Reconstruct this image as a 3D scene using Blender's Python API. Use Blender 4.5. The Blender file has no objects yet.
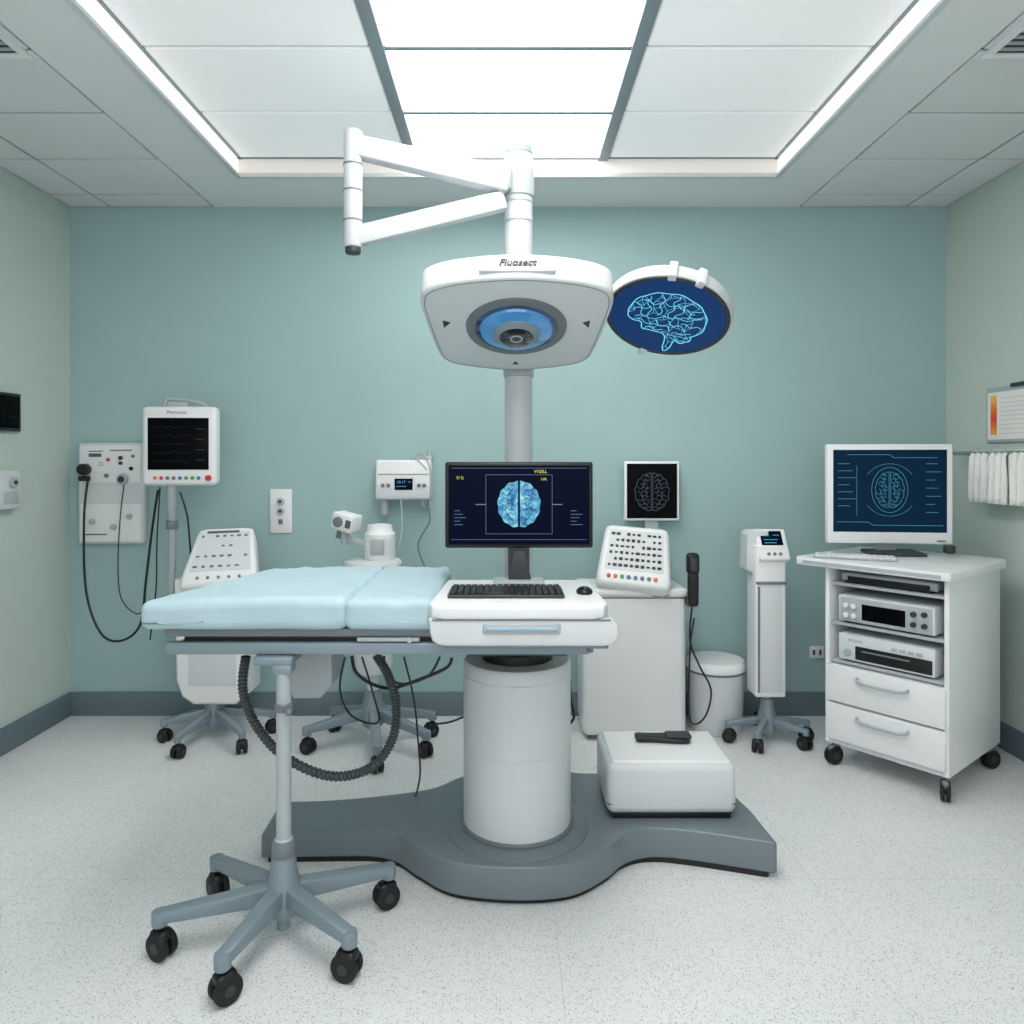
import bpy, bmesh, math, random
from mathutils import Vector, Matrix, noise
C = bpy.context; col = C.scene.collection
PI = math.pi; R = math.radians
I4 = Matrix.Identity(4)
random.seed(7)
F = 720.0; EYE = 1.456
def V(px, py, Y): return Vector(((px-508)*Y/F, Y, EYE-(py-460)*Y/F))
def Tm(x, y=None, z=None):
    return Matrix.Translation(Vector(x) if y is None else Vector((x, y, z)))
def Rx(a): return Matrix.Rotation(R(a), 4, 'X')
def Ry(a): return Matrix.Rotation(R(a), 4, 'Y')
def Rz(a): return Matrix.Rotation(R(a), 4, 'Z')
def lin(c):
    return tuple(((v/255)/12.92 if v/255 <= .04045 else ((v/255+.055)/1.055)**2.4) for v in c)+(1,)
# ---------------------------------------------------------------- materials
def mat(name, c, rough=.45, metal=0, emit=0, bump=0, bscale=200, var=.03, spec=.5, coat=0, basef=1.0):
    m = bpy.data.materials.new(name); m.use_nodes = True
    nt = m.node_tree; b = nt.nodes['Principled BSDF']
    lc = lin(c)
    b.inputs['Roughness'].default_value = rough; b.inputs['Metallic'].default_value = metal
    b.inputs['Specular IOR Level'].default_value = spec
    if coat: b.inputs['Coat Weight'].default_value = coat
    if emit:
        b.inputs['Base Color'].default_value = tuple(v*basef for v in lc[:3])+(1,)
        b.inputs['Emission Color'].default_value = lc; b.inputs['Emission Strength'].default_value = emit
        return m
    tc = nt.nodes.new('ShaderNodeTexCoord'); n = nt.nodes.new('ShaderNodeTexNoise')
    n.inputs['Scale'].default_value = 6; nt.links.new(tc.outputs['Object'], n.inputs['Vector'])
    mx = nt.nodes.new('ShaderNodeMix'); mx.data_type = 'RGBA'
    mx.inputs['A'].default_value = tuple(v*(1-var) for v in lc[:3])+(1,)
    mx.inputs['B'].default_value = tuple(min(1, v*(1+var)) for v in lc[:3])+(1,)
    nt.links.new(n.outputs['Fac'], mx.inputs['Factor']); nt.links.new(mx.outputs['Result'], b.inputs['Base Color'])
    if bump:
        n2 = nt.nodes.new('ShaderNodeTexNoise'); n2.inputs['Scale'].default_value = bscale; n2.inputs['Detail'].default_value = 4
        nt.links.new(tc.outputs['Object'], n2.inputs['Vector'])
        bp = nt.nodes.new('ShaderNodeBump'); bp.inputs['Strength'].default_value = bump; bp.inputs['Distance'].default_value = .01
        nt.links.new(n2.outputs['Fac'], bp.inputs['Height']); nt.links.new(bp.outputs['Normal'], b.inputs['Normal'])
    return m
M = {
 'wallb': mat('teal_wall', (157,184,185), .8, bump=.03, bscale=90, spec=.2),
 'walls': mat('pale_green_wall', (186,200,192), .8, bump=.03, bscale=90, spec=.2),
 'base': mat('baseboard_grey', (102,119,127), .5),
 'ceil': mat('ceiling_white', (222,225,226), .8, bump=.05, bscale=250),
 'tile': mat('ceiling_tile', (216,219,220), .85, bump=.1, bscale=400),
 'tileglow': mat('recess_tile_glow', (226,229,230), .85, emit=.31),  # faint emission stands in for light falling on the recess tiles
 'gap': mat('tile_gap', (78,86,90), .8),
 'gridbar': mat('ceiling_bar', (128,142,149), .45),
 'white': mat('white_plastic', (228,230,231), .35),
 'offw': mat('offwhite_plastic', (206,211,213), .4),
 'postw': mat('post_white', (196,200,203), .38),
 'lgrey': mat('light_grey', (168,176,180), .4),
 'grey': mat('mid_grey', (108,117,122), .42),
 'bgrey': mat('blue_grey_metal', (132,147,157), .38, .25),
 'dgrey': mat('dark_grey', (46,52,56), .45),
 'floorbase': mat('base_grey', (114,126,132), .36, .1),
 'black': mat('black_plastic', (11,12,13), .4),
 'rubber': mat('black_rubber', (14,15,17), .6),
 'screen': mat('black_screen', (4,5,8), .25, spec=.06),
 'lens': mat('lens_glass', (6,10,18), .06, spec=.6, coat=1),
 'screenb': mat('blue_screen', (4,12,36), .3, emit=.8, basef=.2, spec=.04),
 'screent': mat('teal_screen', (9,36,58), .3, emit=.85, basef=.2, spec=.06),
 'screenl': mat('lamp_screen', (13,54,106), .25, emit=.75, basef=.3, spec=.15),
 'cyan': mat('cyan_glow', (120,220,238), .4, emit=1.0, basef=.3),
 'cyand': mat('cyan_dim', (64,146,166), .4, emit=.95, basef=.3),
 'sulcus': mat('brain_fold_dark', (8,44,96), .4, emit=.8, basef=.2, spec=.1),
 'pale': mat('pale_glow', (170,230,240), .4, emit=.8, basef=.3),
 'ygreen': mat('yellow_green_glow', (200,200,70), .4, emit=.9, basef=.3),
 'greyglow': mat('grey_glow', (90,120,150), .4, emit=.8, basef=.3),
 'dimglow': mat('dim_glow', (66,80,96), .4, emit=.7, basef=.3),
 'fabric': mat('blue_vinyl', (174,198,207), .62, bump=.45, bscale=12, var=.04),
 'chrome': mat('steel', (190,195,198), .22, .9),
 'hose': mat('hose_grey', (68,74,77), .4, .2),
 'red': mat('red', (205,50,40), .4), 'orange': mat('orange', (235,110,40), .5), 'blue': mat('blue', (60,110,165), .4),
 'yellow': mat('yellow', (235,190,70), .5), 'green': mat('green', (60,150,90), .4),
 'lblue': mat('pale_blue_plastic', (150,174,190), .35),
 'glowblue': mat('lamp_glow_blue', (64,132,188), .08, emit=.25, coat=1),
 'deepblue': mat('lens_blue', (16,54,96), .1, emit=.12, coat=1),
 'towel': mat('towel_white', (234,233,230), .9, bump=.5, bscale=180),
 'paper': mat('paper', (228,227,222), .8),
 'ink': mat('ink', (80,88,96), .7),
 'inkd': mat('faint_ink', (38,48,58), .7, spec=.1),
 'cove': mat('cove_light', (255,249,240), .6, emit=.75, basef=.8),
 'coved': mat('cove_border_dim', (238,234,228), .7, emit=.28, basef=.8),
 'lamp': mat('light_panel', (255,253,250), .5, emit=7.8),
}
def heat_mat():
    m = bpy.data.materials.new('heat_band'); m.use_nodes = True; nt = m.node_tree
    tc = nt.nodes.new('ShaderNodeTexCoord'); sp = nt.nodes.new('ShaderNodeSeparateXYZ'); r = nt.nodes.new('ShaderNodeValToRGB')
    nt.links.new(tc.outputs['Generated'], sp.inputs[0]); nt.links.new(sp.outputs['Z'], r.inputs[0])
    e = r.color_ramp.elements; e[0].color = lin((245,160,60)); e[1].color = lin((250,200,90))
    a = e.new(.4); a.color = lin((225,60,30)); a = e.new(.7); a.color = lin((240,130,40))
    nt.links.new(r.outputs[0], nt.nodes['Principled BSDF'].inputs['Base Color']); return m
M['heat'] = heat_mat()
def brain_mat():
    m = bpy.data.materials.new('brain_scan'); m.use_nodes = True; nt = m.node_tree; b = nt.nodes['Principled BSDF']
    tc = nt.nodes.new('ShaderNodeTexCoord'); n = nt.nodes.new('ShaderNodeTexNoise'); r = nt.nodes.new('ShaderNodeValToRGB')
    n.inputs['Scale'].default_value = 30; n.inputs['Detail'].default_value = 3; n.inputs['Distortion'].default_value = .8
    nt.links.new(tc.outputs['Object'], n.inputs['Vector']); nt.links.new(n.outputs['Fac'], r.inputs[0])
    e = r.color_ramp.elements; e[0].position = .34; e[0].color = lin((30,105,170)); e[1].position = .66; e[1].color = lin((160,232,240))
    a = e.new(.5); a.color = lin((85,175,210))
    b.inputs['Base Color'].default_value = (.01,.03,.05,1); nt.links.new(r.outputs[0], b.inputs['Emission Color']); b.inputs['Emission Strength'].default_value = .9
    return m
M['brain'] = brain_mat()
def floor_mat():
    m = bpy.data.materials.new('speckled_terrazzo'); m.use_nodes = True; nt = m.node_tree; N = nt.nodes; L = nt.links
    b = N['Principled BSDF']; tc = N.new('ShaderNodeTexCoord')
    def speck(scale, thr, c0, c1, prev):
        v = N.new('ShaderNodeTexVoronoi'); v.inputs['Scale'].default_value = scale; L.new(tc.outputs['Object'], v.inputs['Vector'])
        lt = N.new('ShaderNodeMath'); lt.operation = 'LESS_THAN'; lt.inputs[1].default_value = thr; L.new(v.outputs['Distance'], lt.inputs[0])
        s = N.new('ShaderNodeSeparateColor'); L.new(v.outputs['Color'], s.inputs[0])
        g = N.new('ShaderNodeMath'); g.operation = 'GREATER_THAN'; g.inputs[1].default_value = .45; L.new(s.outputs[0], g.inputs[0])
        mu = N.new('ShaderNodeMath'); mu.operation = 'MULTIPLY'; L.new(lt.outputs[0], mu.inputs[0]); L.new(g.outputs[0], mu.inputs[1])
        cm = N.new('ShaderNodeMix'); cm.data_type = 'RGBA'; cm.inputs['A'].default_value = lin(c0); cm.inputs['B'].default_value = lin(c1)
        L.new(s.outputs[1], cm.inputs['Factor'])
        mx = N.new('ShaderNodeMix'); mx.data_type = 'RGBA'; L.new(mu.outputs[0], mx.inputs['Factor'])
        L.new(prev, mx.inputs['A']); L.new(cm.outputs['Result'], mx.inputs['B']); return mx.outputs['Result']
    n = N.new('ShaderNodeTexNoise'); n.inputs['Scale'].default_value = 2.2; n.inputs['Detail'].default_value = 5; L.new(tc.outputs['Object'], n.inputs['Vector'])
    bm_ = N.new('ShaderNodeMix'); bm_.data_type = 'RGBA'; bm_.inputs['A'].default_value = lin((216,219,220)); bm_.inputs['B'].default_value = lin((232,234,235))
    L.new(n.outputs['Fac'], bm_.inputs['Factor'])
    o = speck(170, .31, (155,160,164), (190,193,194), bm_.outputs['Result'])
    o = speck(110, .20, (108,114,119), (176,166,152), o)
    o = speck(80, .17, (248,248,248), (242,242,240), o)
    sx = N.new('ShaderNodeSeparateXYZ'); L.new(tc.outputs['Object'], sx.inputs[0])
    def line(sock, per, off):
        a = N.new('ShaderNodeMath'); a.operation = 'ADD'; a.inputs[1].default_value = off; L.new(sock, a.inputs[0])
        p = N.new('ShaderNodeMath'); p.operation = 'PINGPONG'; p.inputs[1].default_value = per/2; L.new(a.outputs[0], p.inputs[0])
        l = N.new('ShaderNodeMath'); l.operation = 'LESS_THAN'; l.inputs[1].default_value = .0015; L.new(p.outputs[0], l.inputs[0]); return l.outputs[0]
    a = line(sx.outputs[0], .9, .75); c = line(sx.outputs[1], .9, .2)
    mxx = N.new('ShaderNodeMath'); mxx.operation = 'MAXIMUM'; L.new(a, mxx.inputs[0]); L.new(c, mxx.inputs[1])
    sc = N.new('ShaderNodeMath'); sc.operation = 'MULTIPLY'; sc.inputs[1].default_value = .2; L.new(mxx.outputs[0], sc.inputs[0])
    f = N.new('ShaderNodeMix'); f.data_type = 'RGBA'; L.new(sc.outputs[0], f.inputs['Factor']); L.new(o, f.inputs['A']); f.inputs['B'].default_value = lin((120,128,130))
    L.new(f.outputs['Result'], b.inputs['Base Color']); b.inputs['Roughness'].default_value = .34; return m
M['floor'] = floor_mat()
# ---------------------------------------------------------------- mesh builder
def catmull(pts, k=8, closed=False):
    P = [Vector(p) for p in pts]; n = len(P); out = []
    rng = n if closed else n-1
    for i in range(rng):
        if closed: a, b, c, d = P[(i-1) % n], P[i], P[(i+1) % n], P[(i+2) % n]
        else: a, b, c, d = P[max(i-1, 0)], P[i], P[i+1], P[min(i+2, n-1)]
        for j in range(k):
            t = j/k
            out.append(.5*((2*b)+(c-a)*t+(2*a-5*b+4*c-d)*t*t+(3*b-a-3*c+d)*t**3))
    if not closed: out.append(P[-1])
    return out
WM = {}
class MB:
    def __init__(s, Mx=I4): s.bm = bmesh.new(); s.M = Mx
    def merge(s, t, Mx=I4):
        t.transform(s.M @ Mx); me = bpy.data.meshes.new('tmp'); t.to_mesh(me); t.free(); s.bm.from_mesh(me); bpy.data.meshes.remove(me); return s
    def box(s, x0, x1, y0, y1, z0, z1, bev=0, seg=2, Mx=I4):
        t = bmesh.new(); bmesh.ops.create_cube(t, size=1)
        t.transform(Tm((x0+x1)/2, (y0+y1)/2, (z0+z1)/2) @ Matrix.Diagonal((abs(x1-x0), abs(y1-y0), abs(z1-z0), 1)))
        if bev: 
            bev = min(bev, .49*min(abs(x1-x0), abs(y1-y0), abs(z1-z0)))
            bmesh.ops.bevel(t, geom=t.edges[:], offset=bev, segments=seg, affect='EDGES', profile=.5)
        return s.merge(t, Mx)
    def cyl(s, p0, p1, r0, r1=None, n=24, bev=0, Mx=I4):
        p0 = Vector(p0); p1 = Vector(p1); r1 = r0 if r1 is None else r1; d = p1-p0
        t = bmesh.new(); bmesh.ops.create_cone(t, cap_ends=True, segments=n, radius1=r0, radius2=max(r1, 1e-4), depth=d.length)
        if bev:
            e = [e for e in t.edges if any(len(f.verts) > 4 for f in e.link_faces)]
            bmesh.ops.bevel(t, geom=e, offset=bev, segments=2, affect='EDGES', profile=.5)
        return s.merge(t, Mx @ Tm((p0+p1)/2) @ d.to_track_quat('Z', 'Y').to_matrix().to_4x4())
    def lathe(s, prof, c=(0, 0, 0), n=40, Mx=I4, caps=True):
        t = bmesh.new(); rings = []
        for r, z in prof:
            rings.append([t.verts.new((r*math.cos(2*PI*i/n), r*math.sin(2*PI*i/n), z)) for i in range(n)])
        for a, b in zip(rings, rings[1:]):
            for i in range(n): t.faces.new((a[i], a[(i+1) % n], b[(i+1) % n], b[i]))
        if caps:
            t.faces.new(rings[0][::-1]); t.faces.new(rings[-1])
        bmesh.ops.recalc_face_normals(t, faces=t.faces[:])
        return s.merge(t, Mx @ Tm(c))
    def tube(s, pts, r, n=10, k=8, rf=None, smooth=True, Mx=I4):
        P = catmull(pts, k) if smooth else [Vector(p) for p in pts]
        t = bmesh.new(); rings = []; up = None
        for i, p in enumerate(P):
            d = (P[min(i+1, len(P)-1)]-P[max(i-1, 0)]).normalized()
            if up is None: up = d.orthogonal().normalized()
            up = (up-d*up.dot(d)).normalized(); sd = d.cross(up)
            rr = rf(i) if rf else r
            rings.append([t.verts.new(p+rr*(math.cos(2*PI*j/n)*up+math.sin(2*PI*j/n)*sd)) for j in range(n)])
        for a, b in zip(rings, rings[1:]):
            for j in range(n): t.faces.new((a[j], a[(j+1) % n], b[(j+1) % n], b[j]))
        t.faces.new(rings[0][::-1]); t.faces.new(rings[-1]); bmesh.ops.recalc_face_normals(t, faces=t.faces[:])
        return s.merge(t, Mx)
    def prism(s, poly, z0, z1, bev=0, seg=3, Mx=I4, fn=None):
        t = bmesh.new(); a = [t.verts.new((p[0], p[1], z0)) for p in poly]; b = [t.verts.new((p[0], p[1], z1)) for p in poly]
        n = len(poly); t.faces.new(a[::-1]); t.faces.new(b)
        for i in range(n): t.faces.new((a[i], a[(i+1) % n], b[(i+1) % n], b[i]))
        bmesh.ops.recalc_face_normals(t, faces=t.faces[:])
        if bev:
            t.edges.ensure_lookup_table(); e = [e for e in t.edges if abs(e.verts[0].co.z-e.verts[1].co.z) < 1e-6]
            bmesh.ops.bevel(t, geom=e, offset=bev, segments=seg, affect='EDGES', profile=.5)
        if fn:
            bmesh.ops.triangulate(t, faces=[f for f in t.faces if len(f.verts) > 4])
            for v in t.verts: v.co = fn(v.co)
        return s.merge(t, Mx)
    def beam(s, p0, p1, w0, h0, w1=None, h1=None, bev=.006, Mx=I4):
        p0 = Vector(p0); p1 = Vector(p1); w1 = w1 or w0; h1 = h1 or h0
        d = (p1-p0).normalized(); sd = d.cross(Vector((0, 0, 1)))
        sd = sd.normalized() if sd.length > 1e-3 else Vector((1, 0, 0)); up = sd.cross(d)
        t = bmesh.new(); vs = []
        for p, w, h in ((p0, w0, h0), (p1, w1, h1)):
            vs.append([t.verts.new(p+sd*a*w/2+up*b*h/2) for a, b in ((-1, -1), (1, -1), (1, 1), (-1, 1))])
        a, b = vs; t.faces.new(a[::-1]); t.faces.new(b)
        for i in range(4): t.faces.new((a[i], a[(i+1) % 4], b[(i+1) % 4], b[i]))
        bmesh.ops.recalc_face_normals(t, faces=t.faces[:])
        if bev: bmesh.ops.bevel(t, geom=t.edges[:], offset=bev, segments=2, affect='EDGES', profile=.5)
        return s.merge(t, Mx)
    def cushion(s, x0, x1, y0, y1, z0, z1, r, fn=None, nx=30, ny=20, Mx=I4, flat=False):
        h = Vector((x1-x0, y1-y0, z1-z0))/2; c = Vector((x0+x1, y0+y1, z0+z1))/2
        t = bmesh.new(); bmesh.ops.create_cube(t, size=2); bmesh.ops.subdivide_edges(t, edges=t.edges[:], cuts=nx, use_grid_fill=True)
        for v in t.verts:
            p = Vector((v.co.x*h.x, v.co.y*h.y, v.co.z*h.z))
            q = Vector([max(-(h[i]-r), min(h[i]-r, p[i])) for i in range(3)])
            d = p-q
            if d.length > 1e-9: p = q+d.normalized()*r
            p = p+c
            v.co = fn(p) if fn else p
        return s.merge(t, Mx)
    def sphere(s, c, r, sc=(1, 1, 1), Mx=I4, n=20):
        t = bmesh.new(); bmesh.ops.create_uvsphere(t, u_segments=n, v_segments=n//2, radius=r)
        return s.merge(t, Mx @ Tm(c) @ Matrix.Diagonal((*sc, 1)))
    def ribbon(s, pts, w, Mx=I4, closed=False, z=0):
        t = bmesh.new(); P = [Vector((p[0], p[1], z)) for p in pts]
        if closed: P.append(P[0].copy())
        for a, b in zip(P, P[1:]):
            d = b-a
            if d.length < 1e-6: continue
            d.normalize(); nrm = Vector((-d.y, d.x, 0))*w/2; e = d*w*.25
            t.faces.new([t.verts.new(q) for q in (a-nrm-e, b-nrm+e, b+nrm+e, a+nrm-e)])
        return s.merge(t, Mx)
    def poly(s, pts, Mx=I4, z=0):
        t = bmesh.new(); t.faces.new([t.verts.new((p[0], p[1], z)) for p in pts]); return s.merge(t, Mx)
    def text(s, body, size, Mx=I4, shear=0, off=0, ext=0):
        cu = bpy.data.curves.new('t', 'FONT'); cu.body = body; cu.size = size; cu.align_x = 'CENTER'; cu.align_y = 'CENTER'; cu.shear = shear; cu.offset = off; cu.extrude = ext
        o = bpy.data.objects.new('t', cu); col.objects.link(o); C.view_layer.update()
        me = bpy.data.meshes.new_from_object(o.evaluated_get(C.evaluated_depsgraph_get()))
        t = bmesh.new(); t.from_mesh(me); bpy.data.objects.remove(o); bpy.data.curves.remove(cu); bpy.data.meshes.remove(me)
        return s.merge(t, Mx)
    def build(s, name, m, parent=None, loc=None, label=None, cat=None, group=None, kind=None, ang=38):
        W = WM[parent] if parent else (Tm(loc) if loc is not None else I4)
        s.bm.transform(W.inverted()); me = bpy.data.meshes.new(name); s.bm.to_mesh(me); s.bm.free()
        me.materials.append(M[m] if isinstance(m, str) else m)
        for p in me.polygons: p.use_smooth = True
        me.set_sharp_from_angle(angle=R(ang))
        o = bpy.data.objects.new(name, me); col.objects.link(o)
        if parent: o.parent = parent
        elif loc is not None: o.location = loc
        WM[o] = W
        for k, v in (('label', label), ('category', cat), ('group', group), ('kind', kind)):
            if v: o[k] = v
        return o
def thing(name, label, cat, loc, rot=0, group=None):
    o = bpy.data.objects.new(name, None); col.objects.link(o); o.location = loc; o.rotation_euler = (0, 0, R(rot)); o.empty_display_size = .05
    o['label'] = label; o['category'] = cat
    if group: o['group'] = group
    WM[o] = Tm(loc) @ Rz(rot); return o
def st(name, mb, m): return mb.build(name, m, kind='structure')
# ---------------------------------------------------------------- brain drawings (2D, unit size)
SIDE = [(-1,-.05),(-.97,.3),(-.75,.6),(-.35,.8),(.15,.84),(.6,.66),(.9,.36),(1,0),(.95,-.28),(.8,-.42),(.78,-.6),(.6,-.75),(.4,-.72),(.36,-1.05),(.2,-1.1),(.12,-.6),(-.2,-.5),(-.5,-.5),(-.62,-.28),(-.88,-.25)]
def inside(p, poly):
    x, y = p; c = False; n = len(poly)
    for i in range(n):
        a, b = poly[i], poly[(i+1) % n]
        if (a[1] > y) != (b[1] > y) and x < (b[0]-a[0])*(y-a[1])/(b[1]-a[1])+a[0]: c = not c
    return c
def net_lines(poly, n, k=3, rnd=None):
    rnd = rnd or random.Random(3); pts = []
    while len(pts) < n:
        p = (rnd.uniform(-1, 1), rnd.uniform(-1.1, .9))
        if inside(p, poly) and all((p[0]-q[0])**2+(p[1]-q[1])**2 > .012 for q in pts): pts.append(p)
        elif rnd.random() < .002: break
    out = []
    allp = pts+list(poly)
    for p in pts:
        for q in sorted(allp, key=lambda q: (p[0]-q[0])**2+(p[1]-q[1])**2)[1:k+1]: out.append([p, q])
    return out
def hemi(s, asp, wob=.025):
    pts = []
    for i in range(37):
        t = PI/2+PI*i/36
        r = 1+wob*math.sin(13*t)
        x = -asp*r*math.cos(t)+.045
        pts.append((s*max(x, .045), r*math.sin(t)))
    return pts
def folds(s, asp, seed):
    rnd = random.Random(seed+s); out = []
    for k in range(9):
        y0 = .84-1.68*k/8; xm = asp*math.sqrt(max(0, 1-y0*y0)); a0 = rnd.uniform(0, 6); st_ = rnd.choice((.10, .18, .30)); en = rnd.choice((.72, .86, .94))
        out.append([(s*(.045+xm*(st_+(en-st_)*j/12)), y0*(1+.10*j/12)*.96+.055*math.sin(a0+j*.95)) for j in range(13)])
    for fr, a, b in ((.55, .15, .42), (.60, .52, .86), (.30, .25, .7)):
        out.append([(s*(.045+asp*(fr+.05*math.sin(i*1.3+seed))*math.sin(PI*(a+(b-a)*i/10))), (fr+.2)*math.cos(PI*(a+(b-a)*i/10))) for i in range(11)])
    return out
def top_brain(parent, Mx, size, fill='brain', line='pale', lw=.035, seed=1, asp=.86, outline=None):
    S = Mx @ Matrix.Diagonal((size, size, 1, 1))
    hs = [hemi(1, asp), hemi(-1, asp)]
    if fill:
        f = MB()
        for h in hs: f.poly(h, S, z=.0022)
        f.build('brain_fill', fill, parent)
    b = MB()
    if outline is None:
        for h in hs: b.ribbon(h, lw*1.2, S, closed=True, z=.003)
    for sg in (1, -1):
        for l in folds(sg, asp, seed): b.ribbon(l, lw, S, z=.003)
    b.build('brain_lines', line, parent)
def scr(c, rz=0, tilt=0): return Tm(c) @ Rz(rz) @ Rx(90+tilt)
# ================================================================ SETTING
YB = 4.11; XW = 2.5; H = 2.9; H2 = 2.992; Y0 = -1.2; YR0 = .15; YR1 = 3.67; XR = 1.376
st('floor', MB().box(-XW-.1, XW+.1, Y0, YB+.1, -.1, 0), 'floor')
st('wall_back', MB().box(-XW-.1, XW+.1, YB, YB+.1, 0, 3.1), 'wallb')
st('wall_left', MB().box(-XW-.1, -XW, Y0, YB, 0, 3.1), 'walls')
st('wall_right', MB().box(XW, XW+.1, Y0, YB, 0, 3.1), 'walls')
st('baseboard_back', MB().box(-XW, XW, YB-.015, YB, 0, .135, .004), 'base')
st('baseboard_left', MB().box(-XW, -XW+.015, Y0, YB-.015, 0, .135, .004), 'base')
st('baseboard_right', MB().box(XW-.015, XW, Y0, YB-.015, 0, .135, .004), 'base')
c = MB()
c.box(-1.674, -XR, Y0, YB, H, H+.02); c.box(XR, 1.66, Y0, YB, H, H+.02)
c.box(-XR, XR, YR1, YB, H, H+.02); c.box(-XR, XR, Y0, YR0, H, H+.02)
st('ceiling', c, 'ceil')
c = MB(); c.box(-XW, -1.674, Y0, YB, H+.008, H+.03); c.box(1.66, XW, Y0, YB, H+.008, H+.03); c.box(-XR-.02, XR+.02, YR0-.02, YR1+.02, H2+.012, H2+.03)
st('ceiling_backing', c, 'gap')
c = MB()
ys = [YB-.19-.46*i for i in range(12)]
for sgn, xa in ((-1, 1.674), (1, 1.66)):
    cols = [xa+.004, 2.27, XW]
    yy = [YB]+ys
    for a, b in zip(yy, yy[1:]):
        if b < Y0: break
        for u, v in zip(cols, cols[1:]):
            x0, x1 = sorted((sgn*(u+.006), sgn*(v-.006))); c.box(x0, x1, b+.007, a-.007, H, H+.015, .003, 1)
st('ceiling_side_tiles', c, 'tile')
rows = [3.67]+[3.18-.5*i for i in range(7)]
c = MB()
XG = .485
for a, b in zip(rows, rows[1:]):
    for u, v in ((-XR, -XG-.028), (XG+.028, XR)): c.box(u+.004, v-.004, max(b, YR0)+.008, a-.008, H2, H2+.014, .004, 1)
st('ceiling_recess_tiles', c, 'tileglow')
for k, (x) in enumerate((-XG, XG)): st('trim_%d' % (k+1), MB().box(x-.026, x+.026, YR0, YR1, H2-.012, H2+.012, .003), 'gridbar')
c = MB(); 
for r_ in rows[1:-1]: c.box(-XG+.026, XG-.026, r_-.012, r_+.012, H2-.006, H2+.012)
st('trim_3', c, 'gridbar')
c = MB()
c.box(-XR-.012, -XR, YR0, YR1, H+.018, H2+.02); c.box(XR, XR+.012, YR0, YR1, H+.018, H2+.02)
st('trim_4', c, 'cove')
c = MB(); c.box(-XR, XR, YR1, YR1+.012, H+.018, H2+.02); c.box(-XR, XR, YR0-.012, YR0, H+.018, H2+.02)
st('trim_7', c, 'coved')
c = MB()
for x in (-XR, XR): c.box(x-.012, x+.012, YR0-.012, YR1+.012, H-.006, H+.01, .002)
for y in (YR0, YR1): c.box(-XR, XR, y-.012, y+.012, H-.006, H+.01, .002)
st('trim_5', c, 'offw')
c = MB()
for x in (-XR+.012, XR-.012): c.box(x-.008, x+.008, YR0, YR1, H2-.004, H2+.004, .001)
c.box(-XR, XR, YR1-.02, YR1-.004, H2-.004, H2+.004, .001)
st('trim_6', c, 'gridbar')
labs = ['bright ceiling light panel nearest the back wall, behind the top of the white post', 'bright ceiling light panel in the middle of the visible row', 'bright ceiling light panel cut by the top edge of the photo']
for i, (a, b) in enumerate(zip(rows, rows[1:])):
    lb = labs[i] if i < 3 else 'bright ceiling light panel overhead out of view'
    t = thing('ceiling_light', lb, 'ceiling light', (0, (a+b)/2, H2), group='ceiling light panels')
    MB().box(-XG+.03, XG-.03, max(b, YR0)+.014, a-.014, H2-.002, H2+.006, .001, 1).build('diffuser', 'lamp', t)
for x0, x1, lb in ((-1.97, -1.70, 'slatted ceiling air vent at the left edge of the photo'), (1.69, 1.96, 'slatted ceiling air vent at the right edge of the photo')):
    t = thing('ceiling_vent', lb, 'air vent', ((x0+x1)/2, 2.44, H), group='ceiling vents')
    f = MB(); f.box(x0, x1, 2.3, 2.33, H-.01, H+.001, .002); f.box(x0, x1, 2.55, 2.58, H-.01, H+.001, .002); f.box(x0, x0+.03, 2.33, 2.55, H-.01, H+.001); f.box(x1-.03, x1, 2.33, 2.55, H-.01, H+.001); f.build('frame', 'white', t)
    MB().box(x0+.02, x1-.02, 2.32, 2.56, H-.002, H+.001).build('backing', 'dgrey', t)
    for k in range(6): MB().box(x0+.03, x1-.03, 2.335+.036*k, 2.345+.036*k, H-.009, H-.001, Mx=I4).build('slat', 'lgrey', t)
# ================================================================ generic sub builders
def caster(root, x, y, ang, wr=.036, top=.1, fm='black', wm='rubber', W=.028):
    Mx = Tm(x, y, 0) @ Rz(ang)
    f = MB(Mx); f.cyl((0, 0, wr*1.7), (0, 0, top), wr*.3, n=14); f.box(-wr*.9, wr*.6, -W*.85, W*.85, wr*1.25, wr*2.12, wr*.35, 3)
    cs = f.build('caster', fm, root)
    w = MB(Mx)
    for s in (-1, 1): w.cyl((-.2*wr, s*W*.2, wr), (-.2*wr, s*W*.95, wr), wr, n=28, bev=wr*.16)
    w.build('wheel', wm, cs)
    h = MB(Mx)
    h.cyl((-.2*wr, -W*1.02, wr), (-.2*wr, W*1.02, wr), wr*.38, n=16); h.build('wheel_hub', 'dgrey', cs)
def star(root, cx, cy, ends, hz, hr, m, wr=.036, fm='black', armh=.045, aw=.042, drop=.09):
    h = MB(); h.lathe([(hr*.55, hz-.11), (hr*.9, hz-.09), (hr, hz-.05), (hr, hz), (hr*.8, hz+.03), (hr*.72, hz+.08), (hr*.5, hz+.085)], (cx, cy, 0), 28); h.build('hub', m, root)
    for i, (x, y) in enumerate(ends):
        a = MB(); d = Vector((x-cx, y-cy, 0)); dn = d.normalized()
        p0 = Vector((cx, cy, hz-.03))+dn*hr*.5; p1 = Vector((x, y, drop+armh*.3))
        a.beam(p0, p1, aw, armh*1.15, aw*.8, armh*.7, .007)
        a.cyl((x, y, drop-.012), (x, y, drop+armh*.62), aw*.46, n=18, bev=.004)
        a.build('base_leg', m, root)
        caster(root, x, y, math.degrees(math.atan2(dn.y, dn.x))+(i*47) % 80-40, wr, drop, fm)
def ring_ends(cx, cy, r, angs): return [(cx+r*math.cos(R(a)), cy+r*math.sin(R(a))) for a in angs]
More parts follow.
